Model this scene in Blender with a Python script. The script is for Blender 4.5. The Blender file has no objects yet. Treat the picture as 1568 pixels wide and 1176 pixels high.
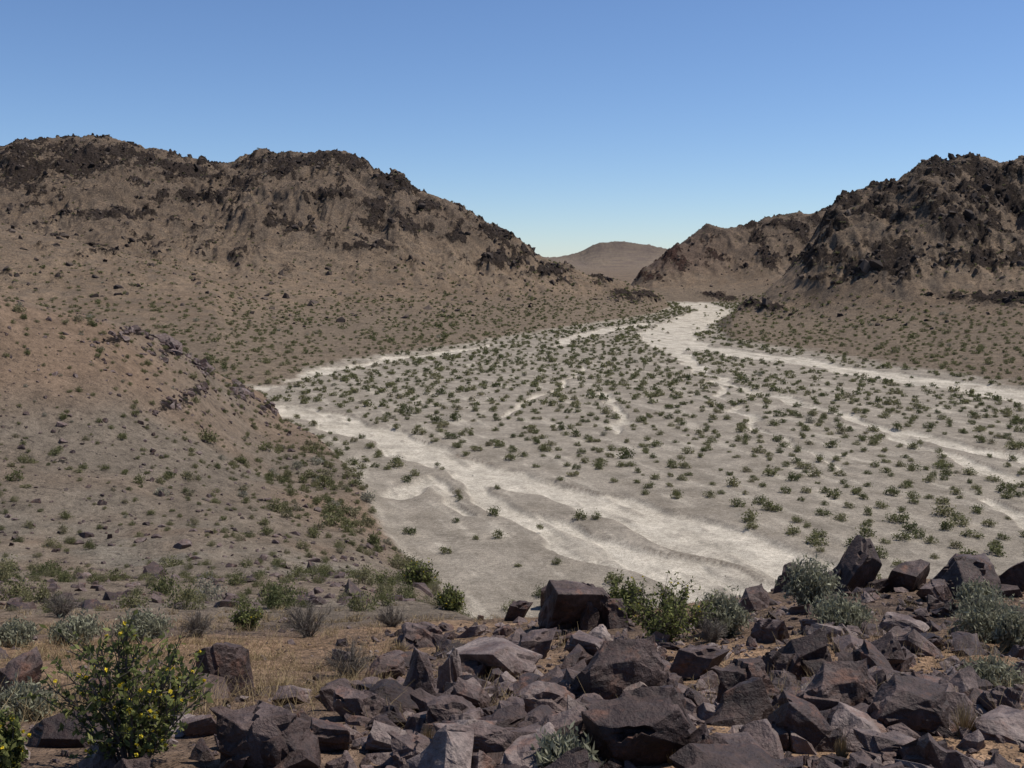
import bpy, bmesh, math, numpy as np
from mathutils import Vector, noise as mnoise
rng=np.random.default_rng(7)
W,HH,F=1568.0,1176.0,1600.0
TH=math.radians(6.74); CT,ST=math.cos(TH),math.sin(TH)
CZ=24.0
# ------------------------------------------------------------ measuring helpers
def slope(v): t=588.0-v; return (-F*ST+t*CT)/(F*CT+t*ST)
def aof(u,v): t=588.0-v; return (u-784.0)/(F*CT+t*ST)
def vof(s): return 588.0-F*(ST+s*CT)/(CT-s*ST)
def P(u,v=None,Y=None,z=None):
    if z is None and Y is None: z=0.0
    if z is None: z=CZ+slope(v)*Y
    elif Y is None: Y=(z-CZ)/slope(v)
    if v is None: v=vof((z-CZ)/Y)
    return (aof(u,v),Y,z)
def gp(u,v):
    a,Y,z=P(u,v); return (a*Y,Y)
# ------------------------------------------------------------ numpy noise
def hsh(ix,iy,seed):
    h=(ix*374761393+iy*668265263+seed*1442695041)&0xffffffff
    h=((h^(h>>13))*1274126177)&0xffffffff
    return (h^(h>>16))/4294967296.0
def gn(x,y,seed=0):
    x0=np.floor(x);y0=np.floor(y);fx=x-x0;fy=y-y0
    ix=x0.astype(np.int64);iy=y0.astype(np.int64)
    def g(i,j):
        a=hsh(ix+i,iy+j,seed)*6.2831853
        return np.cos(a)*(fx-i)+np.sin(a)*(fy-j)
    u=fx*fx*fx*(fx*(fx*6-15)+10);v=fy*fy*fy*(fy*(fy*6-15)+10)
    a=g(0,0);b=g(1,0);c=g(0,1);d=g(1,1)
    return 1.5*((a*(1-u)+b*u)*(1-v)+(c*(1-u)+d*u)*v)
def fbm(x,y,s=1.0,o=4,seed=0,gain=.5):
    r=0;am=1;t=0
    for i in range(o):
        r=r+am*gn(x/s+17*i,y/s-9*i,seed+i);t+=am;am*=gain;s/=2.03
    return r/t
def ridged(x,y,s=1.0,o=4,seed=0):
    r=0;am=1;t=0
    for i in range(o):
        r=r+am*(1-2*np.abs(gn(x/s+17*i,y/s-9*i,seed+i)));t+=am;am*=.5;s/=2.1
    return r/t
def sst(a,b,x):
    t=np.clip((x-a)/(b-a),0,1);return t*t*(3-2*t)
def smax(a,b,k):
    h=np.maximum(k-np.abs(a-b),0)/k
    return np.maximum(a,b)+h*h*k*.25
# ------------------------------------------------------------ lofted landforms
def loft(rows,x,Y,before=.05,after=-.3):
    a=np.clip(x/np.maximum(Y,.8),-1.6,1.6)
    Ys=[];Zs=[]
    for r in rows:
        r=sorted(r);ra=[p[0] for p in r]
        Ys.append(np.interp(a,ra,[p[1] for p in r]));Zs.append(np.interp(a,ra,[p[2] for p in r]))
    n=len(rows)
    for i in range(1,n): Ys[i]=np.maximum(Ys[i],Ys[i-1]+.5)
    sec=[(Zs[i+1]-Zs[i])/(Ys[i+1]-Ys[i]) for i in range(n-1)]
    m=[sec[0]]+[.5*(sec[i]+sec[i-1])*.9 for i in range(1,n-1)]+[sec[-1]]
    z=Zs[0]-before*(Ys[0]-Y)
    for i in range(n-1):
        h=Ys[i+1]-Ys[i];t=np.clip((Y-Ys[i])/h,0,1)
        zz=(2*t**3-3*t**2+1)*Zs[i]+(t**3-2*t**2+t)*h*m[i]+(-2*t**3+3*t**2)*Zs[i+1]+(t**3-t**2)*h*m[i+1]
        z=np.where(Y>=Ys[i],zz,z)
    z=np.where(Y>Ys[-1],Zs[-1]+after*(Y-Ys[-1]),z)
    return z,Ys,Zs
def back(row,d,drop): return [(a,Y+d,z-drop) for a,Y,z in row]
Lcrest=[P(-600,250,700),P(-200,250,680),P(0,238,650),P(20,228,650),P(40,222,650),P(90,227,650),P(140,222,650),P(200,235,660),P(260,250,680),P(335,264,690),P(370,254,670),P(405,239,650),P(425,245,645),P(445,239,640),P(485,242,630),P(525,238,620),P(545,252,615),P(570,266,605),P(592,278,595),P(605,268,590),P(618,274,588),P(632,294,585),P(665,308,578),P(700,324,570),P(745,348,562),P(790,372,555),P(812,381,552),P(822,397,550),P(860,413,545),P(905,426,540),P(950,433,540),P(990,445,542),P(1015,456,545),P(1028,Y=546,z=-1),P(1045,Y=546,z=-7),P(1600,Y=546,z=-12)]
Lrows=[[P(-900,600),P(0,600),P(400,592),P(520,562),P(700,535),P(860,505),P(960,490),P(1020,480),P(1600,480)],
 [P(-600,410,390),P(0,420,390),P(200,430,390),P(400,440,400),P(520,446,410),P(700,452,430),P(860,455,460),P(960,459,495),P(1000,463,510),P(1028,Y=515,z=-2),P(1600,Y=515,z=-10)],
 Lcrest,back(Lcrest,160,60)]
Mcrest=[P(-600,290,400),P(0,345,400),P(100,370,400),P(200,393,400),P(270,412,395),P(330,437,380),P(400,475,360),P(470,Y=350,z=-2),P(1600,Y=350,z=-15)]
Mrows=[[P(-900,600),P(0,600),P(400,592),P(1600,592)],[P(-600,440,300),P(0,450,300),P(200,457,310),P(330,475,300),P(470,Y=300,z=-4),P(1600,Y=300,z=-15)],Mcrest,back(Mcrest,90,28)]
R1crest=[P(0,Y=430,z=-15),P(1060,Y=430,z=-8),P(1092,Y=420,z=-2),P(1115,486,405),P(1160,460,420),P(1200,425,440),P(1235,385,450),P(1258,345,455),P(1275,322,456),P(1290,306,457),P(1305,304,457),P(1325,293,458),P(1345,288,460),P(1375,282,460),P(1395,266,460),P(1415,250,460),P(1435,241,460),P(1455,249,460),P(1480,246,460),P(1510,250,460),P(1540,259,460),P(1568,252,460),P(1750,235,460),P(2200,230,460)]
R1rows=[[P(0,510),P(1085,510),P(1120,527),P(1200,540),P(1300,556),P(1400,572),P(1568,598),P(2200,660)],
 [P(0,Y=380,z=-12),P(1070,Y=380,z=-6),P(1092,Y=370,z=-.5),P(1120,Y=350,z=2),P(1160,490,365),P(1200,488,360),P(1300,480,345),P(1400,470,335),P(1568,455,325),P(2200,440,320)],
 R1crest,back(R1crest,130,42)]
R2crest=[P(0,Y=700,z=-20),P(945,Y=700,z=-6),P(968,434,700),P(985,415,705),P(1000,405,710),P(1040,376,720),P(1065,357,730),P(1085,345,740),P(1110,350,740),P(1160,348,740),P(1172,338,740),P(1190,334,740),P(1205,332,740),P(1225,329,740),P(1250,329,740),P(1300,305,740),P(1345,290,740),P(1568,270,740),P(2200,270,740)]
R2rows=[[P(0,Y=620,z=-20),P(940,Y=620,z=-6),P(970,Y=610,z=0),P(1110,Y=590,z=0),P(1200,Y=560,z=2),P(2200,Y=560,z=8)],
 [P(0,Y=650,z=-20),P(945,Y=650,z=-5),P(972,Y=650,z=4),P(1000,441,640),P(1085,436,645),P(1200,420,640),P(2200,400,640)],
 R2crest,back(R2crest,160,50)]
Fcrest=[P(0,Y=2000,z=24),P(760,403,2000),P(838,397,2000),P(870,391,2000),P(888,386,2000),P(905,377,2000),P(920,372,2000),P(955,370,2000),P(980,374,2000),P(1000,377,2000),P(1030,384,2000),P(1080,393,2000),P(1200,399,2000),P(1600,Y=2000,z=24)]
Frows=[[(-2,1250,10),(2,1250,10)],[(a,1750,z*.68) for a,Y,z in Fcrest],Fcrest,back(Fcrest,500,15)]
us=[-700,0,150,300,430,540,640,735,850,1000,1150,1300,1430,1568,2300]
def row(vals): return [P(u,*(q if len(q)==2 else (None,q[0],q[1]))) for u,q in zip(us,vals)]
Nrows=[
 [(-2,-6,23.3),(2,-6,23.0)],[(-2,1,22.6),(2,1,22.5)],
 row([(1176,3.3)]*15),
 row([(1060,6.5)]*9+[(1055,6.5),(1050,6.5)]+[(1045,6.5)]*4),
 row([(995,11)]*4+[(992,11),(990,11),(988,11),(982,11),(976,11),(968,11),(950,11),(935,11),(932,11),(930,11),(930,11)]),
 row([(945,22)]*5+[(945,22),(935,24),(955,17),(950,15),(938,15),(918,16),(888,18),(890,18),(885,18),(880,18)]),
 row([(900,40)]*5+[(900,40),(902,45)]+[(40,9.0,0)]*3+[(40,9.0,0)]*5),
 row([(845,60),(855,60),(855,60),(857,60),(858,62),(858,68),(75,1.0,0),(66,.3,0)]+[(66,-2.,0)]*7),
 [P(-700,640,85),P(0,690,85),P(150,705,87),P(300,722,90),P(430,742,100),P(540,775,95),P(600,Y=91,z=.1),P(640,Y=88,z=-1),P(735,Y=88,z=-3),P(2300,Y=88,z=-6)],
 [P(-700,400,115),P(0,455,115),P(60,470,118),P(170,498,125),P(240,520,135),P(300,548,145),P(330,573,152),P(400,600,176),P(420,625,165),P(432,641,158),P(480,665,144),P(540,722,118.5),P(590,Y=112,z=-1),P(735,Y=112,z=-4),P(2300,Y=112,z=-8)]]
Nrows.append(back(Nrows[-1],60,22))
def H0(x,Y):
    x=np.asarray(x,float);Y=np.asarray(Y,float)
    base=.022*np.clip(Y-650,0,1350)
    fl=fbm(x,Y,14,3,5)*.22+fbm(x,Y,3,3,8)*.07
    base=base+fl*sst(40,70,Y)
    wx=x+fbm(x,Y,60,2,31)*26
    gul=ridged(wx,Y*.38,52,5,11)       # gullies running down-slope
    gul2=fbm(wx,Y*.6,15,5,21,.6)
    def hill(rows,amp,k,bf=.05):
        z,Ys,Zs=loft(rows,x,Y,bf)
        t=np.clip((Y-Ys[1])/(Ys[2]-Ys[1]),0,1.3)
        w=np.where(t<1,4*t*(1-t),0)
        t0=np.clip((Y-Ys[0])/(Ys[1]-Ys[0]),0,1)
        s=np.clip(Zs[2]/40,0,1)
        return z+amp*s*(w*(gul*.75+gul2*.6)+ .16*sst(.0,.4,t)*gul2)+t0*.5*gul2
    z=base
    L=hill(Lrows,10,2);M=hill(Mrows,2.5,2);R1=hill(R1rows,10,2);R2=hill(R2rows,8,2);FF=hill(Frows,3,2)
    hills=smax(smax(L,M,3),smax(R1,R2,3),2)
    hills=np.maximum(hills,FF)
    N,Ys,Zs=loft(Nrows,x,Y,.1,-.3)
    nn=fbm(x,Y,11,5,41)*1.0*sst(12,50,Y)+fbm(x,Y,2.2,4,42)*.16*sst(2,9,Y)+fbm(x,Y,.5,3,47)*.04
    N=N+nn*np.clip((N+.5)/3,0.15,1)
    z=smax(z,np.maximum(hills,N),.35)
    return z
def march(u,v,y0=2.5,y1=3000):
    s=slope(v);a=aof(u,v)
    Ys=np.geomspace(y0,y1,5000);zs=H0(a*Ys,Ys);ray=CZ+s*Ys
    hit=np.nonzero(zs>ray)[0]
    if len(hit)==0: return None
    i=hit[0];return (a*Ys[i],Ys[i],zs[i])
# rocky patches  (located on the slopes)
blobs=[(30,238,60,13),(140,236,50,13),(90,262,60,13),(40,290,40,8),(200,250,40,8),(260,302,40,12),(370,288,30,14),(440,250,45,12),(520,250,40,14),(608,284,24,16),(580,312,30,8),(740,358,40,11),(800,388,34,12),(700,338,30,9),(760,398,50,9),(845,416,30,8),(890,432,50,6),(980,454,50,8),(320,274,30,7),(650,350,40,7),(270,262,30,6),(420,345,30,10),(500,300,35,8),(180,330,40,7),(560,380,40,6),(665,318,30,8),
(1435,258,40,18),(1500,265,60,18),(1380,290,40,13),(1320,306,30,14),(1285,335,30,22),(1190,342,24,6),(1340,400,35,30),(1400,380,60,26),(1470,350,80,20),(1540,310,60,22),(1540,400,50,26),(1470,400,50,18),(1240,345,30,8),(1210,365,30,7),(1030,402,30,12),(1060,395,30,10),(985,420,20,10),(1135,405,25,9),(1190,400,25,9),(1240,400,30,10),(1160,472,28,5),(1100,455,20,6),(1520,460,50,6),(1350,330,40,15),(1550,272,40,18),(1280,430,30,8),
(210,512,40,6),(260,533,50,10),(310,562,30,12),(370,596,50,8),(300,602,60,6),(412,625,20,10)]
B=[]
for u,v,ru,rv in blobs:
    h=march(u,v,30)
    if h is None or h[1]>900: continue
    B.append((h[0],h[1],h[2],ru*h[1]/F,max(rv*h[1]/F,.3)))
def rockmask(x,Y,z):
    m=np.zeros_like(z)
    for bx,by,bz,rx,rz in B:
        d=((x-bx)/rx)**2+((z-bz)/rz)**2+((Y-by)/(40 if by>200 else 12))**2
        m=np.maximum(m,np.exp(-d*.65))
    nz=fbm(x,Y*.55,14,5,131,.72)
    hi=(sst(30,90,z)*.26+sst(.06,.30,nz)*.62*sst(8,26,z))*(Y>250)
    return np.clip(m*(.66+nz*2.1)+hi,0,1)
def Hc(x,Y):
    z=H0(x,Y);rm=rockmask(x,Y,z)
    far=sst(180,300,Y)
    cr=ridged(x+3*gn(x/9,Y/9,3),Y*.7,11,5,61)
    return z+rm*(np.where(z>1,1,0))*(far*3.6*np.maximum(cr,-.3)+(1-far)*.4*ridged(x+fbm(x,Y,3,2,7)*2,Y,2.3,4,66)*sst(25,60,Y)),rm
# channels
def pl(L): return [gp(u,v)+(w,) for u,v,w in L]
chan=[pl(q) for q in [
 [(395,598,3),(450,578,3),(540,561,2.6),(620,548,2.5),(700,538,2.3),(760,528,2)],
 [(425,622,4),(520,645,4),(600,675,3.6),(690,705,3.4),(780,733,3.2),(860,755,2.8),(940,775,3.2),(1030,805,3.6),(1120,838,3.8),(1200,862,3.8),(1290,885,3)],
 [(690,705,2),(745,755,1.4),(800,785,1.6),(880,820,2.4),(960,850,3.2),(1040,880,4),(1110,905,4.4),(1180,935,4)],
 [(1030,452,9),(1060,464,10),(1095,476,9),(1060,492,10),(1020,512,9),(1040,530,9),(1110,537,7),(1200,550,6.5),(1300,565,6),(1400,581,6),(1500,596,6),(1650,620,6)],
 [(1030,535,3),(1080,570,1.6),(1130,592,1.5),(1230,617,1.6),(1330,645,1.8),(1400,665,1.8),(1500,690,1.8),(1620,715,2)],
 [(1330,645,.8),(1430,690,1.0),(1568,738,1.5)],
 [(1000,495,4),(930,505,4),(870,518,3),(860,530,1)],
 [(610,757,.9),(650,735,1.0),(700,768,1.0),(720,787,.6)],
 [(760,770,.6),(800,800,.8),(860,830,.8)],
 [(1520,770,1),(1600,810,1.5)],[(930,600,.8),(950,645,.8),(945,665,.3)],[(1080,560,.8),(1130,630,.7),(1210,680,.5),(1290,720,.4)],
 [(900,560,.5),(860,590,.7),(760,640,.5)]]]
def chanmask(x,Y):
    wx=x+fbm(x,Y,12,3,71,.42)*3.6;wy=Y+fbm(x,Y,12,3,77,.42)*3.6
    m=np.zeros_like(x)
    for L in chan:
        best=np.full_like(x,1e9)
        for (x0,y0,w0),(x1,y1,w1) in zip(L[:-1],L[1:]):
            dx,dy=x1-x0,y1-y0
            t=np.clip(((wx-x0)*dx+(wy-y0)*dy)/(dx*dx+dy*dy),0,1)
            d=np.hypot(wx-x0-t*dx,wy-y0-t*dy)-(w0+(w1-w0)*t)
            best=np.minimum(best,d)
        m=np.maximum(m,1-sst(-.45,.45,best))
    br=fbm(x*.93+Y*.36,(Y*.93-x*.36)*.2,2.4,3,83,.45)   # bars lineated with the flow
    return m*(1-.5*sst(.12,.40,br))
# ------------------------------------------------------------ mesh helpers
def mkmesh(name,V,faces,mats,attrs={},colors={},matidx=None,smooth=False):
    me=bpy.data.meshes.new(name)
    V=np.asarray(V,np.float32);me.vertices.add(len(V));me.vertices.foreach_set('co',V.ravel())
    if not isinstance(faces,list): faces=[faces]
    faces=[f for f in faces if len(f)]
    nl=sum(f.size for f in faces);nf=sum(len(f) for f in faces)
    me.loops.add(nl);me.polygons.add(nf)
    me.loops.foreach_set('vertex_index',np.concatenate([f.ravel() for f in faces]).astype(np.int32))
    tot=np.concatenate([np.full(len(f),f.shape[1]) for f in faces]).astype(np.int32)
    st=np.concatenate([[0],np.cumsum(tot)[:-1]]).astype(np.int32)
    me.polygons.foreach_set('loop_start',st);me.polygons.foreach_set('loop_total',tot)
    if matidx is not None: me.polygons.foreach_set('material_index',matidx.astype(np.int32))
    me.update(calc_edges=True)
    for k,v in attrs.items():
        at=me.attributes.new(k,'FLOAT','POINT');at.data.foreach_set('value',np.asarray(v,np.float32))
    for k,v in colors.items():
        at=me.attributes.new(k,'FLOAT_COLOR','POINT')
        c=np.ones((len(v),4),np.float32);c[:,:3]=v;at.data.foreach_set('color',c.ravel())
    me.polygons.foreach_set('use_smooth',np.full(nf,smooth))
    for m in mats: me.materials.append(m)
    ob=bpy.data.objects.new(name,me);bpy.context.collection.objects.link(ob);return ob
class NT:
    def __init__(s,name):
        s.m=bpy.data.materials.new(name);s.m.use_nodes=True;s.t=s.m.node_tree;s.t.nodes.clear()
    def n(s,ty,**k):
        nd=s.t.nodes.new(ty)
        for a,b in k.items(): setattr(nd,a,b)
        return nd
    def l(s,a,b): s.t.links.new(a,b)
    def noise(s,vec,scale,detail=4,rough=.6):
        nd=s.n('ShaderNodeTexNoise');nd.inputs['Scale'].default_value=scale;nd.inputs['Detail'].default_value=detail;nd.inputs['Roughness'].default_value=rough
        s.l(vec,nd.inputs['Vector']);return nd.outputs['Fac']
    def mr(s,val,a,b,c,d):
        nd=s.n('ShaderNodeMapRange');s.l(val,nd.inputs[0])
        for i,q in enumerate((a,b,c,d)): nd.inputs[i+1].default_value=q
        return nd.outputs[0]
    def math(s,op,a,b=None):
        nd=s.n('ShaderNodeMath',operation=op)
        for i,q in enumerate((a,b)):
            if q is None: continue
            if isinstance(q,(int,float)): nd.inputs[i].default_value=q
            else: s.l(q,nd.inputs[i])
        return nd.outputs[0]
    def mix(s,f,a,b,mode='MIX'):
        nd=s.n('ShaderNodeMix',data_type='RGBA',blend_type=mode)
        for i,q in ((0,f),(6,a),(7,b)):
            if isinstance(q,(int,float)): nd.inputs[i].default_value=q
            elif isinstance(q,tuple): nd.inputs[i].default_value=q+(1,)
            else: s.l(q,nd.inputs[i])
        return nd.outputs[2]
    def attr(s,name,out): nd=s.n('ShaderNodeAttribute',attribute_name=name);return nd.outputs[out]
    def ramp(s,f,stops):
        nd=s.n('ShaderNodeValToRGB');e=nd.color_ramp.elements
        while len(e)<len(stops): e.new(.5)
        for q,(p,c) in zip(e,stops): q.position=p;q.color=c+(1,)
        s.l(f,nd.inputs[0]);return nd.outputs[0]
    def grey(s,v):
        g=s.n('ShaderNodeCombineColor')
        for i in range(3): s.l(v,g.inputs[i])
        return g.outputs[0]
    def out(s,col,rough=.9,spec=.2,bump=None,bs=1,bd=.1):
        b=s.n('ShaderNodeBsdfPrincipled');s.l(col,b.inputs['Base Color'])
        if isinstance(rough,(int,float)): b.inputs['Roughness'].default_value=rough
        else: s.l(rough,b.inputs['Roughness'])
        b.inputs['Specular IOR Level'].default_value=spec
        if bump is not None:
            bn=s.n('ShaderNodeBump');bn.inputs['Strength'].default_value=bs;bn.inputs['Distance'].default_value=bd
            s.l(bump,bn.inputs['Height']);s.l(bn.outputs[0],b.inputs['Normal'])
        o=s.n('ShaderNodeOutputMaterial');s.l(b.outputs[0],o.inputs[0]);return b,o
# terrain material
T=NT('desert_ground');geo=T.n('ShaderNodeNewGeometry').outputs['Position']
col=T.attr('Col','Color');rk=T.attr('rock','Fac')
n1=T.noise(geo,.35,5,.65);n2=T.noise(geo,2.2,4,.7);n3=T.noise(geo,18,3,.7)
vo=T.n('ShaderNodeTexVoronoi');vo.inputs['Scale'].default_value=16;T.l(geo,vo.inputs['Vector'])
g=T.math('MULTIPLY',T.mr(n1,.3,.7,.74,1.26),T.mr(n2,.3,.7,.75,1.25))
g=T.math('MULTIPLY',g,T.mr(n3,.3,.7,.75,1.25))
sx=T.n('ShaderNodeSeparateColor');T.l(vo.outputs['Color'],sx.inputs[0])
g=T.math('MULTIPLY',g,T.mr(sx.outputs[0],0,1,.7,1.25))
c=T.mix(1.0,col,T.grey(g),'MULTIPLY')
stn=T.attr('stones','Fac')
nf=T.noise(geo,1.5,5,.88)
f=T.mr(T.math('ADD',nf,T.math('MULTIPLY',stn,.25)),.61,.69,0,.8)
c=T.mix(f,c,(.044,.034,.029))
mp=T.n('ShaderNodeMapping');mp.inputs['Scale'].default_value=(1,.5,1);T.l(geo,mp.inputs[0])
rf=T.mr(T.math('ADD',T.noise(mp.outputs[0],.32,9,.85),T.math('MULTIPLY',rk,.31)),.65,.72,0,1)
rc=T.ramp(T.noise(geo,.9,5,.75),[(.3,(.017,.013,.011)),(.5,(.044,.033,.028)),(.7,(.105,.078,.061))])
rc=T.mix(1.0,rc,T.attr('Rt','Color'),'MULTIPLY')
c=T.mix(T.math('MULTIPLY',rf,.92),c,rc)
bh=T.math('ADD',T.math('MULTIPLY',T.noise(geo,.8,7,.75),T.math('ADD',T.math('MULTIPLY',rf,2.0),T.attr('bmp','Fac'))),T.math('MULTIPLY',n3,.05))
T.out(c,.95,.06,bh,1.0,1.0)
mat_terrain=T.m
# ------------------------------------------------------------ terrain sheet
rowsY=np.concatenate([np.linspace(-5,2.95,30),np.geomspace(3,30,260)[:-1],np.geomspace(30,200,380)[:-1],np.geomspace(200,770,520)[:-1],np.geomspace(770,2200,80)[:-1],np.geomspace(2200,9000,20)])
cols=np.concatenate([-np.geomspace(1.5,.57,60)[:-1],np.linspace(-.56,.56,1000),np.geomspace(.57,1.5,60)[1:]])
A,YY=np.meshgrid(cols,rowsY);X=(A*(YY+12)).ravel();Y=YY.ravel()
Z,RM=Hc(X,Y)
isf=(Y>50)&(Y<660)&(Z<1.2)
CM=np.zeros_like(X);CM[isf]=chanmask(X[isf],Y[isf])
edge=fbm(X,Y,6,3,91)*.35
hillm=sst(.15,.75,Z+edge-.1);hillm=np.where(Y>640,1,hillm)
hillm=np.maximum(hillm,(Y<50)*1.0)
CM*=1-hillm
Z=Z-CM*.4
low=fbm(X,Y,35,4,101);mid=fbm(X,Y,6,4,103)
flow=fbm(X*.93+Y*.36,(Y*.93-X*.36)*.16,2.2,4,107,.6)
def lerp(a,b,t): return a*(1-t[:,None])+b*t[:,None]
C=lambda *c: np.array(c,float)[None,:]
sand=lerp(C(.200,.171,.134),C(.265,.230,.184),np.clip(.5+mid*.8+flow*.8,0,1))
sand=lerp(sand,C(.35,.308,.246),sst(.16,.38,flow)*.65)
chc=lerp(C(.365,.322,.257),C(.46,.41,.332),np.clip(.5+mid*.8+flow*.8,0,1))
colr=lerp(sand,chc,CM)
brown=lerp(C(.152,.109,.073),C(.202,.146,.098),np.clip(.5+low*1.6,0,1))
brown=lerp(brown,C(.125,.099,.074),np.clip(mid*1.1+.2,0,.6))
near=(Y<190)
nb=lerp(C(.172,.120,.082),C(.150,.122,.093),np.clip(.5+low*1.8,0,1))
gray=np.exp(-((Y-62)/16)**2)*(X<5)*np.clip(.7+mid,0,1)
nb=lerp(nb,C(.172,.147,.114),gray)
fg=1-sst(12,26,Y)
nb=lerp(nb,lerp(C(.23,.148,.090),C(.115,.082,.062),np.clip(.45+mid*2,0,1)),fg)
hc=np.where(near[:,None],nb,brown)
farm=sst(900,1500,Y);hc=lerp(hc,lerp(C(.20,.155,.11),C(.15,.115,.09),np.clip(.5+low*2,0,1)),farm)
ap=(1-sst(3,12,Z))*(Y>190)*(Y<640)
hc=lerp(hc,C(.160,.124,.088),np.clip(ap*.8,0,1))
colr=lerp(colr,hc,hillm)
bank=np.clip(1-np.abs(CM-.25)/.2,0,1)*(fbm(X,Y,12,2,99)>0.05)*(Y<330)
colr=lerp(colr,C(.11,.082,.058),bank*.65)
red=np.exp(-((X-95)/45)**2-((Y-690)/60)**2)
rt=lerp(C(1.,1.,1.),C(1.35,.98,.92),np.clip(red,0,1))
colr=lerp(colr,C(.105,.068,.055),np.clip(red,0,1)*.6*sst(12,22,Z))
stones=np.where(hillm>.5,np.where(Y>200,.42+.25*sst(15,50,Z),.27),-.05)-.4*CM
bmp=.06+.24*hillm
nr,nc=A.shape;idx=np.arange(nr*nc).reshape(nr,nc)
q=np.stack([idx[:-1,:-1],idx[:-1,1:],idx[1:,1:],idx[1:,:-1]],-1).reshape(-1,4)
rkattr=np.where(Y<28,0,RM)*np.where(Z>.8,1,0)*(Y<900)
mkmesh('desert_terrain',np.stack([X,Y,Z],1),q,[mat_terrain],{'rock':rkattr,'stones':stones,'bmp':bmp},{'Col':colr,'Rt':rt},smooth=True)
def Hz(x,y):
    x=np.atleast_1d(np.asarray(x,float));y=np.atleast_1d(np.asarray(y,float))
    z,rm=Hc(x,y);return z,rm
# ------------------------------------------------------------ rocks
def rock_template(seed,detail=0):
    r=np.random.default_rng(seed);bm=bmesh.new()
    pts=[];tp=r.uniform(.5,1.0,2);sh=r.uniform(-.4,.4,2)
    for sx in (-1,1):
        for sy in (-1,1):
            for sz in (-1,1):
                if r.random()<.6:
                    for k in range(3):
                        p=np.array([sx,sy,sz],float);p[k]*=r.uniform(-.2,.5);pts.append(p*r.uniform(.72,1.06,3))
                else: pts.append(np.array([sx,sy,sz])*r.uniform(.6,1.1,3))
    tl=r.uniform(-.35,.35)
    pts=[np.array([p[0]*(1 if p[2]<0 else tp[0])+sh[0]*p[2],p[1]*(1 if p[2]<0 else tp[1])+sh[1]*p[2],p[2]+tl*p[0]]) for p in pts]
    vs=[bm.verts.new(p) for p in pts]
    bmesh.ops.convex_hull(bm,input=vs)
    bmesh.ops.delete(bm,geom=[v for v in bm.verts if not v.link_faces],context='VERTS')
    if detail:
        bmesh.ops.dissolve_limit(bm,angle_limit=.2,verts=bm.verts,edges=bm.edges)
        bmesh.ops.bevel(bm,geom=list(bm.edges),offset=.018,segments=1,affect='EDGES',clamp_overlap=True)
    bmesh.ops.triangulate(bm,faces=bm.faces)
    for k in range(detail):
        bmesh.ops.subdivide_edges(bm,edges=[e for e in bm.edges if e.calc_length()>.15],cuts=1,use_grid_fill=True)
        bmesh.ops.triangulate(bm,faces=bm.faces)
    if detail:
        off=Vector(r.uniform(-50,50,3));ax=Vector(r.normal(size=3)).normalized();ax2=Vector(r.normal(size=3)).normalized()
        for v in bm.verts:
            p=v.co
            d=mnoise.fractal(p*1.3+off,1.0,2.0,4)*.055
            st=(mnoise.cell(Vector((p.dot(ax)*1.5,p.dot(ax2)*1.1,0))+off)-.5)*.15
            v.co=p+p.normalized()*(d+st)
    V=np.array([v.co[:] for v in bm.verts]);bm.verts.index_update()
    Fc=np.array([[v.index for v in f.verts] for f in bm.faces]);bm.free()
    return V,Fc
hiT=[rock_template(100+i,3) for i in range(16)]
h2T=[rock_template(150+i,2) for i in range(12)]
mdT=[rock_template(200+i,1) for i in range(8)]
loT=[rock_template(300+i,0) for i in range(10)]
def rotm(rx,ry,rz):
    cx,sx,cy,sy,cz,sz=math.cos(rx),math.sin(rx),math.cos(ry),math.sin(ry),math.cos(rz),math.sin(rz)
    return np.array([[cz,-sz,0],[sz,cz,0],[0,0,1]])@np.array([[cy,0,sy],[0,1,0],[-sy,0,cy]])@np.array([[1,0,0],[0,cx,-sx],[0,sx,cx]])
def scatter(name,temps,items,mat):
    Vs=[];Fs=[];T_=[];o=0
    for loc,sc,rot,tint in items:
        V,Fc=temps[rng.integers(len(temps))]
        v=(V*np.array(sc))@rotm(*rot).T+np.array(loc);Vs.append(v);Fs.append(Fc+o);o+=len(V);T_.append(np.full(len(V),tint))
    return mkmesh(name,np.concatenate(Vs),np.concatenate(Fs),[mat],{'tint':np.concatenate(T_)})
K=NT('varnished_rock');tc=K.n('ShaderNodeNewGeometry').outputs['Position']
a1=K.noise(tc,3.2,5,.7);a2=K.noise(tc,26,5,.75);a3=K.noise(tc,5,4,.7);ti=K.attr('tint','Fac')
cc=K.ramp(K.math('ADD',K.math('MULTIPLY',a1,.7),K.math('MULTIPLY',ti,.35)),[(.32,(.024,.014,.012)),(.47,(.054,.034,.028)),(.61,(.115,.080,.069)),(.76,(.235,.185,.160))])
cc=K.mix(K.mr(a3,.56,.67,0,.6),cc,(.15,.070,.042))
cc=K.mix(1.0,cc,K.grey(K.mr(a2,.3,.7,.5,1.55)),'MULTIPLY')
K.out(cc,K.mr(a2,.3,.7,.45,.75),.3,K.math('ADD',K.math('MULTIPLY',a2,.5),a1),.75,.05)
mat_rock=K.m
K=NT('hillside_rock');tc=K.n('ShaderNodeNewGeometry').outputs['Position'];ti=K.attr('tint','Fac')
cc=K.ramp(K.math('ADD',K.math('MULTIPLY',K.noise(tc,.8,4,.7),.5),K.math('MULTIPLY',ti,.5)),[(.25,(.022,.016,.014)),(.5,(.048,.036,.030)),(.8,(.115,.087,.068))])
K.out(cc,.85,.15);mat_hrock=K.m
n=160000;xa=rng.uniform(-.6,.6,n);yy=300+rng.random(n)*460;xx=xa*yy
z,rm=Hz(xx,yy);keep=(rng.random(n)<np.clip(rm*1.3-.15,0.06,1)*.27)&(z>4)
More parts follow.
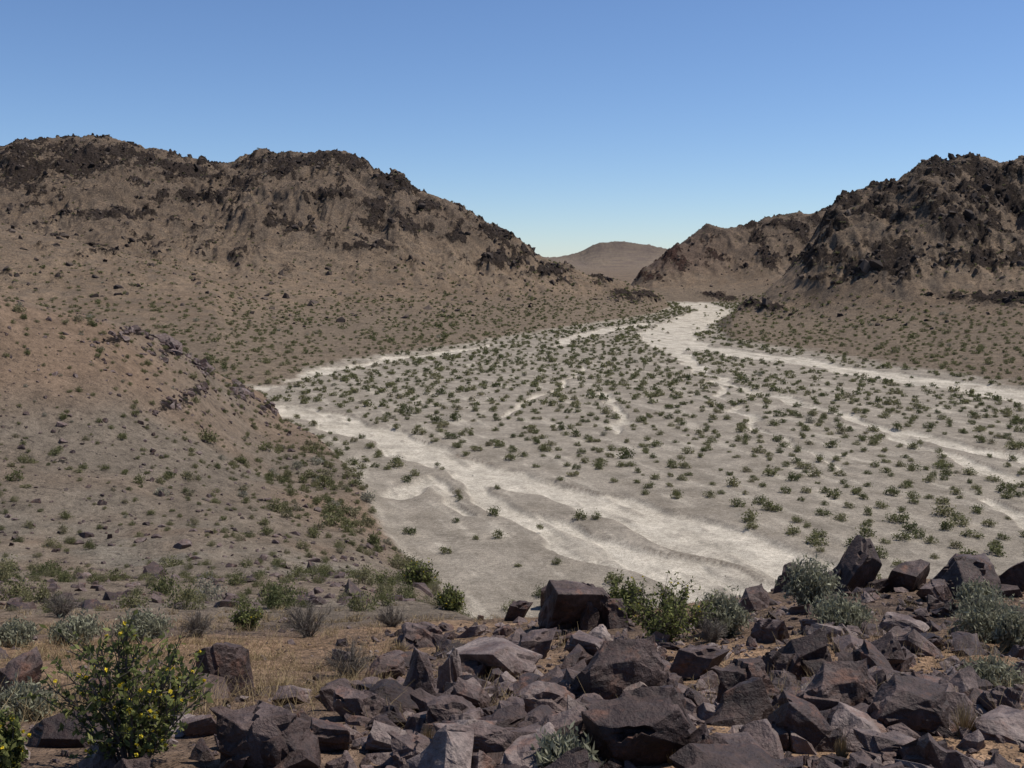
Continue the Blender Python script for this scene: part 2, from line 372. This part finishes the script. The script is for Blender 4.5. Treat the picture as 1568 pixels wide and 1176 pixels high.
it=[((x_,y_,z_-s*.1),(s*rng.uniform(.8,1.6),s*rng.uniform(.8,1.4),s*rng.uniform(.6,1.4)),(rng.uniform(-.5,.5),rng.uniform(-.5,.5),rng.uniform(0,6.3)),rng.random()) for x_,y_,z_,s in zip(xx[keep],yy[keep],z[keep],np.exp(rng.normal(-.95,.48,keep.sum())))]
scatter('mountain_rocks',loT,it,mat_hrock)
n=55000;yy=rng.uniform(26,190,n);xx=rng.uniform(-.62,.02,n)*yy;z,rm=Hz(xx,yy)
keep=(z>.8)&(rng.random(n)<np.clip(.13+rm*1.2,0,1)*.42)
it=[]
for x_,y_,z_,m in zip(xx[keep],yy[keep],z[keep],rm[keep]):
    s=np.exp(rng.normal(-2.25,.5))*(1+2.4*m)
    it.append(((x_,y_,z_),(s*1.3,s,s*.9),(rng.uniform(-.6,.6),rng.uniform(-.6,.6),rng.uniform(0,6.3)),rng.uniform(0,.8)))
scatter('hillside_stones',loT,it,mat_rock)
# foreground boulders: u, v base, width px, height px, tint
bl=[(872,965,90,90,.35),(915,962,60,70,.4),(850,935,50,40,.3),(945,962,44,50,.4),(792,952,34,34,.2),(1310,908,95,80,.15),(1215,905,52,44,.4),(1395,905,60,50,.3),(1500,915,115,66,.3),(1562,905,50,60,.3),(1160,935,55,34,.4),(1440,922,60,34,.3),
(640,1085,52,100,.7),(688,1065,56,80,.8),(760,1040,135,60,.85),(645,992,95,36,.5),(958,1095,165,115,.3),(990,1172,200,115,.25),(850,1165,120,80,.5),(835,1110,95,60,.75),(1150,1085,95,80,.35),(1230,1052,115,90,.2),(1300,1110,130,95,.35),(1235,1150,110,80,.3),(1400,1130,120,100,.35),(1385,1180,110,50,.6),(400,1180,150,100,.3),(345,1068,80,90,.3),(25,1070,65,60,.35),(548,1105,80,50,.6),(592,1155,60,50,.95),(690,1130,95,60,.6),(740,1180,130,70,.75),(500,1152,70,50,.5),(1540,1105,70,60,.45),(1475,1090,85,60,.3),(1130,1185,110,50,.55),(905,1015,70,45,.7),(1070,1040,70,50,.4),(820,1010,60,40,.5),(720,1095,60,60,.5),(590,1040,60,36,.5),(1350,1030,90,55,.3),(1180,985,60,36,.4),(1060,1110,70,60,.3),(445,1080,50,30,.6),(640,1180,90,50,.8),(300,1130,50,36,.4),(880,1060,50,40,.5)]
for i,(u,vb,w,h,t) in enumerate(bl):
    p=march(u,min(vb,1230),1.5)
    sx=w*p[1]/F/2;sz=h*p[1]/F/2;dp=math.hypot(p[1],CZ-p[2])/p[1]
    Vs=[];Fs=[];o=0
    big=w>85
    parts=[(0,0,0,.95 if big else 1)]+([(rng.choice([-1,1])*rng.uniform(.5,.8),rng.uniform(-.5,.1),rng.uniform(-.7,-.15),rng.uniform(.35,.55)) for _ in range(3)] if big else [])
    for (ox,oy,oz,s) in parts:
        V,Fc=hiT[rng.integers(len(hiT))]
        v=(V*np.array([sx*dp*s,sx*rng.uniform(.65,.95)*s,sz*1.15*(s**.7)]))@rotm(rng.uniform(-.2,.35),rng.uniform(-.28,.28),rng.uniform(-.9,.9)).T+np.array([ox*sx,oy*sx,oz*sz])
        Vs.append(v);Fs.append(Fc+o);o+=len(v)
    v=np.concatenate(Vs)
    loc=np.array([p[0],p[1]+sx*.6,p[2]+sz*.6])
    ob=mkmesh('boulder',v,np.concatenate(Fs),[mat_rock],{'tint':np.full(len(v),t+.05)});ob.location=loc
def visible_fg(n,dens,yr,szr,seed,name,temps):
    r=np.random.default_rng(seed);it=[]
    yy=np.exp(r.uniform(math.log(yr[0]),math.log(yr[1]),n));xa=r.uniform(-.62,.62,n);xx=xa*yy
    z,_=Hz(xx,yy);u=784+xa*1600
    pile=np.clip(sst(480,620,u)*(1-sst(1450,1560,u)*.6),0,1)*(yy<12.5)+(u>1130)*(yy>=11)*.55+.10
    nz=fbm(xx,yy,1.3,2,55)
    k=r.random(n)<np.clip(pile*(.72+nz*1.4),.05,1)*dens
    for x_,y_,z_ in zip(xx[k],yy[k],z[k]):
        s=np.exp(r.uniform(math.log(szr[0]),math.log(szr[1])))
        it.append(((x_,y_,z_+s*.22),(s*r.uniform(.8,1.7),s*r.uniform(.6,1.1),s*r.uniform(.4,.95)),(r.uniform(-.6,.6),r.uniform(-.6,.6),r.uniform(0,6.3)),r.random()))
    scatter(name,temps,it,mat_rock)
visible_fg(1800,.8,(2.6,20),(.045,.14),5,'rock_pile',h2T)
visible_fg(12000,.8,(2.4,24),(.012,.045),6,'rock_rubble',mdT)
visible_fg(18000,.9,(2.3,24),(.005,.016),8,'loose_gravel',loT)
# ------------------------------------------------------------ plants
def leafmat(name,stops,trans=.25):
    K=NT(name);ti=K.attr('tint','Fac');g=K.n('ShaderNodeNewGeometry')
    c=K.ramp(ti,stops)
    c=K.mix(1.0,c,K.grey(K.mr(g.outputs['Random Per Island'],0,1,.65,1.35)),'MULTIPLY')
    b,o=K.out(c,.7,.2)
    tr=K.n('ShaderNodeBsdfTranslucent');K.l(c,tr.inputs[0]);mx=K.n('ShaderNodeMixShader');mx.inputs[0].default_value=trans
    K.l(b.outputs[0],mx.inputs[1]);K.l(tr.outputs[0],mx.inputs[2]);K.l(mx.outputs[0],o.inputs[0]);return K.m
m_shrub=leafmat('shrub_foliage',[(0,(.088,.098,.038)),(.4,(.150,.150,.064)),(.7,(.192,.178,.088)),(.88,(.215,.188,.115)),(1,(.27,.25,.185))],.42)
m_leaf=leafmat('creosote_leaf',[(0,(.085,.100,.030)),(1,(.20,.205,.068))],.4)
m_fl=leafmat('yellow_flower',[(0,(.60,.47,.03)),(1,(.68,.53,.05))],.3)
m_sage=leafmat('pale_foliage',[(0,(.17,.172,.108)),(1,(.29,.28,.195))],.3)
m_dry=leafmat('dry_grass_blades',[(0,(.24,.17,.085)),(1,(.38,.285,.15))],.2)
K=NT('woody_stem');cc=K.ramp(K.attr('tint','Fac'),[(0,(.06,.045,.035)),(1,(.19,.165,.135))]);K.out(cc,.85,.2);m_stem=K.m
def quads(c,size,r,el=1.6,up=0.0):
    n=len(c);d=r.normal(size=(n,3));d[:,2]+=up;d/=np.linalg.norm(d,axis=1)[:,None]
    e=r.normal(size=(n,3));e-=(e*d).sum(1)[:,None]*d;e/=np.linalg.norm(e,axis=1)[:,None]
    s=np.asarray(size)*np.ones(n);L=d*(s*el/2)[:,None];S=e*(s/2)[:,None]
    V=np.stack([c-L,c+S*.9-L*.1,c+L,c-S*.9-L*.1],1).reshape(-1,3)
    return V,np.arange(4*n).reshape(n,4)
def tubes(p0,p1,r0,r1):
    n=len(p0);d=p1-p0;d/=np.linalg.norm(d,axis=1)[:,None]+1e-9
    h=np.where(np.abs(d[:,2:3])<.9,np.array([[0,0,1.]]),np.array([[1.,0,0]]));a=np.cross(d,h);a/=np.linalg.norm(a,axis=1)[:,None];b=np.cross(d,a)
    V=[]
    for p,r in ((p0,r0),(p1,r1)):
        for k in range(3):
            t=k*2.0944;V.append(p+(a*math.cos(t)+b*math.sin(t))*np.asarray(r).reshape(-1,1))
    V=np.stack(V,1).reshape(-1,3);o=(np.arange(n)*6)[:,None]
    Fq=np.concatenate([o+np.array([[k,(k+1)%3,3+(k+1)%3,3+k]]) for k in range(3)])
    return V,Fq
def shrub_template(seed,nl,ls):
    r=np.random.default_rng(seed);nc=int(r.integers(11,18))
    th=r.uniform(0,6.28,nc);ph=np.arccos(r.uniform(.05,1,nc));rr=r.uniform(.4,.85,nc)
    cen=np.stack([np.sin(ph)*np.cos(th)*rr,np.sin(ph)*np.sin(th)*rr,np.cos(ph)*rr*.95+.15],1)
    w=r.uniform(.14,.26,nc);k=r.integers(0,nc,nl)
    c=cen[k]+r.normal(size=(nl,3))*w[k][:,None];c[:,2]=np.abs(c[:,2])*.9
    V,Fq=quads(c,ls*r.uniform(.6,1.4,nl),r,1.8,.3)
    m=int(nc*2);p1=cen[r.integers(0,nc,m)]+r.normal(size=(m,3))*.12;p1[:,2]=np.abs(p1[:,2]);p0=r.normal(size=(m,3))*.05;p0[:,2]=-.1
    tv,tf=tubes(p0,p1,np.full(m,.012),np.full(m,.006))
    return np.concatenate([V,tv]),np.concatenate([Fq,tf+len(V)])
LOD=[(75,[shrub_template(400+i,700,.075) for i in range(6)]),(170,[shrub_template(420+i,340,.115) for i in range(10)]),(320,[shrub_template(440+i,120,.19) for i in range(10)]),(5000,[shrub_template(460+i,40,.33) for i in range(8)])]
def plant(name,x,y,z,s,tint,mat,hs=.75):
    Vs=[];Fs=[];T_=[];o=0
    for i in range(len(x)):
        for lim,ts in LOD:
            if y[i]<lim: break
        V,Fq=ts[rng.integers(len(ts))]
        a=rng.uniform(0,6.28);c_,s_=math.cos(a),math.sin(a)
        v=V*np.array([s[i]*rng.uniform(.85,1.15),s[i]*rng.uniform(.85,1.15),s[i]*hs*rng.uniform(.75,1.25)])
        v=np.stack([v[:,0]*c_-v[:,1]*s_+x[i],v[:,0]*s_+v[:,1]*c_+y[i],v[:,2]+z[i]-.03],1)
        Vs.append(v);Fs.append(Fq+o);o+=len(V);T_.append(np.full(len(V),tint[i]))
    V=np.concatenate(Vs)
    return mkmesh(name,V,np.concatenate(Fs),[mat],{'tint':np.concatenate(T_)})
def jgrid(x0,x1,y0,y1,s,j=.48):
    gx,gy=np.meshgrid(np.arange(x0,x1,s),np.arange(y0,y1,s));gx=gx+(np.arange(gx.shape[0])%2)[:,None]*s*.5
    gx=gx.ravel()+rng.uniform(-j,j,gx.size)*s;gy=gy.ravel()+rng.uniform(-j,j,gy.size)*s
    k=(np.abs(gx)<.62*gy);return gx[k],gy[k]
x,y=jgrid(-230,230,58,600,2.85,.42);z,rm=Hz(x,y);cm=chanmask(x,y)
fl=z<.5
lowleft=((y<118)&(x<8+(118-y)*.45))
p=np.where(cm>.2,.03,.80+fbm(x,y,14,2,111)*.6)*np.where(lowleft,.25,1)
k=fl&(rng.random(len(x))<p)
sz_=np.minimum(np.exp(rng.normal(-.44,.30,k.sum())),1.15)
plant('wash_shrubs',x[k],y[k],z[k],sz_,np.clip(rng.normal(.38,.24,k.sum()),0,1),m_shrub,1.0)
x,y=jgrid(-250,250,180,600,2.8,.47);z,rm=Hz(x,y)
k=(z>.5)&(z<24)&(rng.random(len(x))<(.68+fbm(x,y,30,2,113)*.6)*(1-sst(5,18,z)*.68))
plant('apron_shrubs',x[k],y[k],z[k],np.exp(rng.normal(-.5,.3,k.sum())),np.clip(rng.normal(.50,.2,k.sum()),0,1),m_shrub,.95)
x,y=jgrid(-450,450,280,760,4.2);z,rm=Hz(x,y);k=(z>16)&(rng.random(len(x))<.33)
plant('hillside_brush',x[k],y[k],z[k],np.exp(rng.normal(-.72,.3,k.sum())),np.clip(rng.normal(.62,.2,k.sum()),0,1),m_shrub,.85)
x,y=jgrid(-120,10,24,190,1.35);z,rm=Hz(x,y)
wedge=np.exp(-((z-1.5)/1.8)**2)*(y<125)
k=(z>.5)&(rng.random(len(x))<.44+.35*wedge+.25*fbm(x,y,12,2,117))
plant('slope_shrubs',x[k],y[k],z[k],np.exp(rng.normal(-1.28,.42,k.sum()))*(1+.6*wedge[k]),np.clip(rng.normal(.55,.25,k.sum()),0,1),m_shrub,1.15)
def bush(name,u,vb,wpx,hpx,kind,seed,Yf=None):
    r=np.random.default_rng(seed);p=march(u,vb,1.5);Yd=p[1]
    R=wpx*Yd/F/2;Hh=hpx*Yd/F*1.08;loc=np.array([p[0],p[1]+R*.3,Hz(p[0],p[1]+R*.3)[0][0]])
    ns={'creosote':34,'sage':90,'dry':60,'grass':160}[kind]
    th=r.uniform(0,6.28,ns);rad=np.sqrt(r.uniform(0,1,ns))
    tip=np.stack([np.cos(th)*rad*R,np.sin(th)*rad*R,Hh*(1-.45*rad**2)*r.uniform(.55,1.05,ns)],1)
    base=np.stack([np.cos(th)*rad*R*.12,np.sin(th)*rad*R*.12,np.full(ns,-.03)],1)
    k=5;P0=[];P1=[];R0=[];R1=[];tw=[]
    rs={'creosote':.007,'sage':.0028,'dry':.003,'grass':.0016}[kind]*max(1,Yd/7)
    prev=base
    for j in range(1,k+1):
        t=j/k;cur=base+(tip-base)*np.array([t**1.25,t**1.25,t**.85])[None,:]+r.normal(size=(ns,3))*R*.03*t
        P0.append(prev);P1.append(cur);R0.append(np.full(ns,rs*(1-.8*(j-1)/k)));R1.append(np.full(ns,rs*(1-.8*j/k)))
        if j>=2: tw.append((prev,cur,t))
        prev=cur
    nb={'creosote':6,'sage':5,'dry':7,'grass':0}[kind];ends=[]
    for a_,b_,t in tw:
        for q in range(nb):
            s=a_+(b_-a_)*r.random((ns,1));d=(b_-a_)/np.linalg.norm(b_-a_,axis=1)[:,None]+r.normal(size=(ns,3))*.7
            e=s+d*R*r.uniform(.08,.28,(ns,1));e[:,2]=np.maximum(e[:,2],.02)
            P0.append(s);P1.append(e);R0.append(np.full(ns,rs*.35));R1.append(np.full(ns,rs*.15));ends.append((s,e))
    tv,tf=tubes(np.concatenate(P0),np.concatenate(P1),np.concatenate(R0),np.concatenate(R1))
    V=[tv];Fq=[tf];mi=[np.zeros(len(tf))];ti=[np.full(len(tv),{'creosote':.35,'sage':.9,'dry':.7,'grass':1.}[kind])];o=len(tv)
    mats=[m_stem]
    if kind in('creosote','sage'):
        s=np.concatenate([e[0] for e in ends]);e=np.concatenate([e[1] for e in ends])
        m=5 if kind=='creosote' else 4
        c=np.concatenate([s+(e-s)*r.uniform(.3,1.1,(len(s),1))+r.normal(size=s.shape)*.012*Yd/6 for _ in range(m)])
        keep=r.random(len(c))<(.75 if Yd<14 else .5);c=c[keep]
        ls=(.016 if kind=='creosote' else .011)*max(1,Yd/6.5*(1 if Yd<14 else .75))
        v,f=quads(c,ls*r.uniform(.6,1.3,len(c)),r,1.7 if kind=='creosote' else 3.2,.4 if kind=='creosote' else 1.4);V.append(v);Fq.append(f+o);mi.append(np.ones(len(f)));ti.append(np.repeat(r.random(len(c)),4));o+=len(v)
        mats.append(m_leaf if kind=='creosote' else m_sage)
        if kind=='creosote':
            k2=r.random(len(c))<(.05 if Yd<8 else .01);cf=c[k2]*np.array([1.03,1.03,1.02])
            for _ in range(3):
                v,f=quads(cf,ls*1.0,r,1.1);V.append(v);Fq.append(f+o);mi.append(np.full(len(f),2));ti.append(np.full(len(v),.5));o+=len(v)
            mats.append(m_fl)
    elif kind=='grass': mats=[m_dry]
    ob=mkmesh(name,np.concatenate(V),np.concatenate(Fq),mats,{'tint':np.concatenate(ti)},matidx=np.concatenate(mi));ob.location=loc
bs=[('creosote_bush',190,1195,250,235,'creosote'),('creosote_bush',5,1200,60,110,'creosote'),('creosote_bush',1020,985,150,100,'creosote'),('creosote_bush',955,950,60,60,'creosote'),
('creosote_bush',640,900,54,36,'creosote'),('creosote_bush',375,965,50,36,'creosote'),('creosote_bush',690,935,44,34,'creosote'),
('sagebrush',1243,930,80,70,'sage'),('sagebrush',1110,975,80,60,'sage'),('sagebrush',1520,985,110,70,'sage'),('sagebrush',1500,935,60,40,'sage'),('sagebrush',1525,1060,90,40,'sage'),('sagebrush',1290,965,90,40,'sage'),('sagebrush',115,985,75,35,'sage'),('sagebrush',215,980,80,35,'sage'),('sagebrush',20,990,60,30,'sage'),('sagebrush',30,1100,90,40,'sage'),('sagebrush',860,1190,90,55,'sage'),('sagebrush',1555,1000,60,60,'sage'),
('dry_bush',535,1038,85,55,'dry'),('dry_bush',470,975,90,55,'dry'),('dry_bush',90,945,60,40,'dry'),('dry_bush',1090,985,50,40,'dry'),('dry_bush',1480,1100,60,40,'dry'),('dry_bush',300,975,60,36,'dry'),('dry_bush',600,960,50,30,'dry'),
('grass_tuft',655,1165,40,60,'grass'),('grass_tuft',1480,1130,60,60,'grass'),('grass_tuft',1290,1170,30,50,'grass'),('grass_tuft',430,1060,60,30,'grass'),('grass_tuft',500,1070,60,28,'grass'),('grass_tuft',610,1005,40,26,'grass'),('grass_tuft',700,1000,40,20,'grass'),('grass_tuft',1030,1170,40,40,'grass')]
for i,b in enumerate(bs): bush(*b,seed=900+i)
r=np.random.default_rng(77);n=2400;yy=np.exp(r.uniform(math.log(4),math.log(28),n));xa=r.uniform(-.6,.6,n);xx=xa*yy
k=(r.random(n)<np.where(xa<-.12,.9,.3)*(.6+fbm(xx,yy,2,2,5)));xx,yy=xx[k],yy[k];z,_=Hz(xx,yy)
P0=[];P1=[];W_=[]
for x_,y_,z_ in zip(xx,yy,z):
    m=26;h=r.uniform(.04,.13);d=r.normal(size=(m,3))*np.array([.7,.7,.3]);d[:,2]=np.abs(d[:,2])+.7
    b=np.array([x_,y_,z_])+r.normal(size=(m,3))*np.array([.07,.07,0]);P0.append(b);P1.append(b+d*h);W_.append(np.full(m,.0012*max(1,y_/6)))
p0=np.concatenate(P0);p1=np.concatenate(P1);w=np.concatenate(W_);tv,tf=tubes(p0,p1,w,w*.3)
mkmesh('dry_grass',tv,tf,[m_dry],{'tint':np.repeat(r.random(len(p0)),6)})
# ------------------------------------------------------------ sky, sun, camera
sc=bpy.context.scene;wd=bpy.data.worlds.new('World');sc.world=wd;wd.use_nodes=True;nt=wd.node_tree
EL,AZ=math.radians(60),math.radians(74)
sk=nt.nodes.new('ShaderNodeTexSky');sk.sky_type='NISHITA';sk.sun_disc=False;sk.sun_elevation=EL;sk.sun_rotation=AZ;sk.altitude=1500;sk.air_density=1.0;sk.dust_density=0.1;sk.ozone_density=3.0
mu=nt.nodes.new('ShaderNodeMix');mu.data_type='RGBA';mu.blend_type='MULTIPLY';mu.inputs[0].default_value=1;mu.inputs[7].default_value=(.87,.97,1.14,1)
bg=nt.nodes.get('Background');nt.links.new(sk.outputs[0],mu.inputs[6]);nt.links.new(mu.outputs[2],bg.inputs[0]);bg.inputs[1].default_value=.10
S=Vector((math.cos(EL)*math.sin(AZ),math.cos(EL)*math.cos(AZ),math.sin(EL)))
ld=bpy.data.lights.new('sun','SUN');ld.energy=5.0;ld.angle=math.radians(.5);ld.color=(1,.95,.885);lo=bpy.data.objects.new('sun',ld);bpy.context.collection.objects.link(lo);lo.rotation_euler=(-S).to_track_quat('-Z','Y').to_euler()
cd=bpy.data.cameras.new('camera');cd.sensor_width=36;cd.lens=F/W*36;cd.clip_start=.1;cd.clip_end=20000
co=bpy.data.objects.new('camera',cd);bpy.context.collection.objects.link(co);co.location=(0,0,CZ);co.rotation_euler=(math.pi/2-TH,0,0);sc.camera=co
sc.view_settings.view_transform='Standard';sc.view_settings.look='None';sc.view_settings.exposure=0
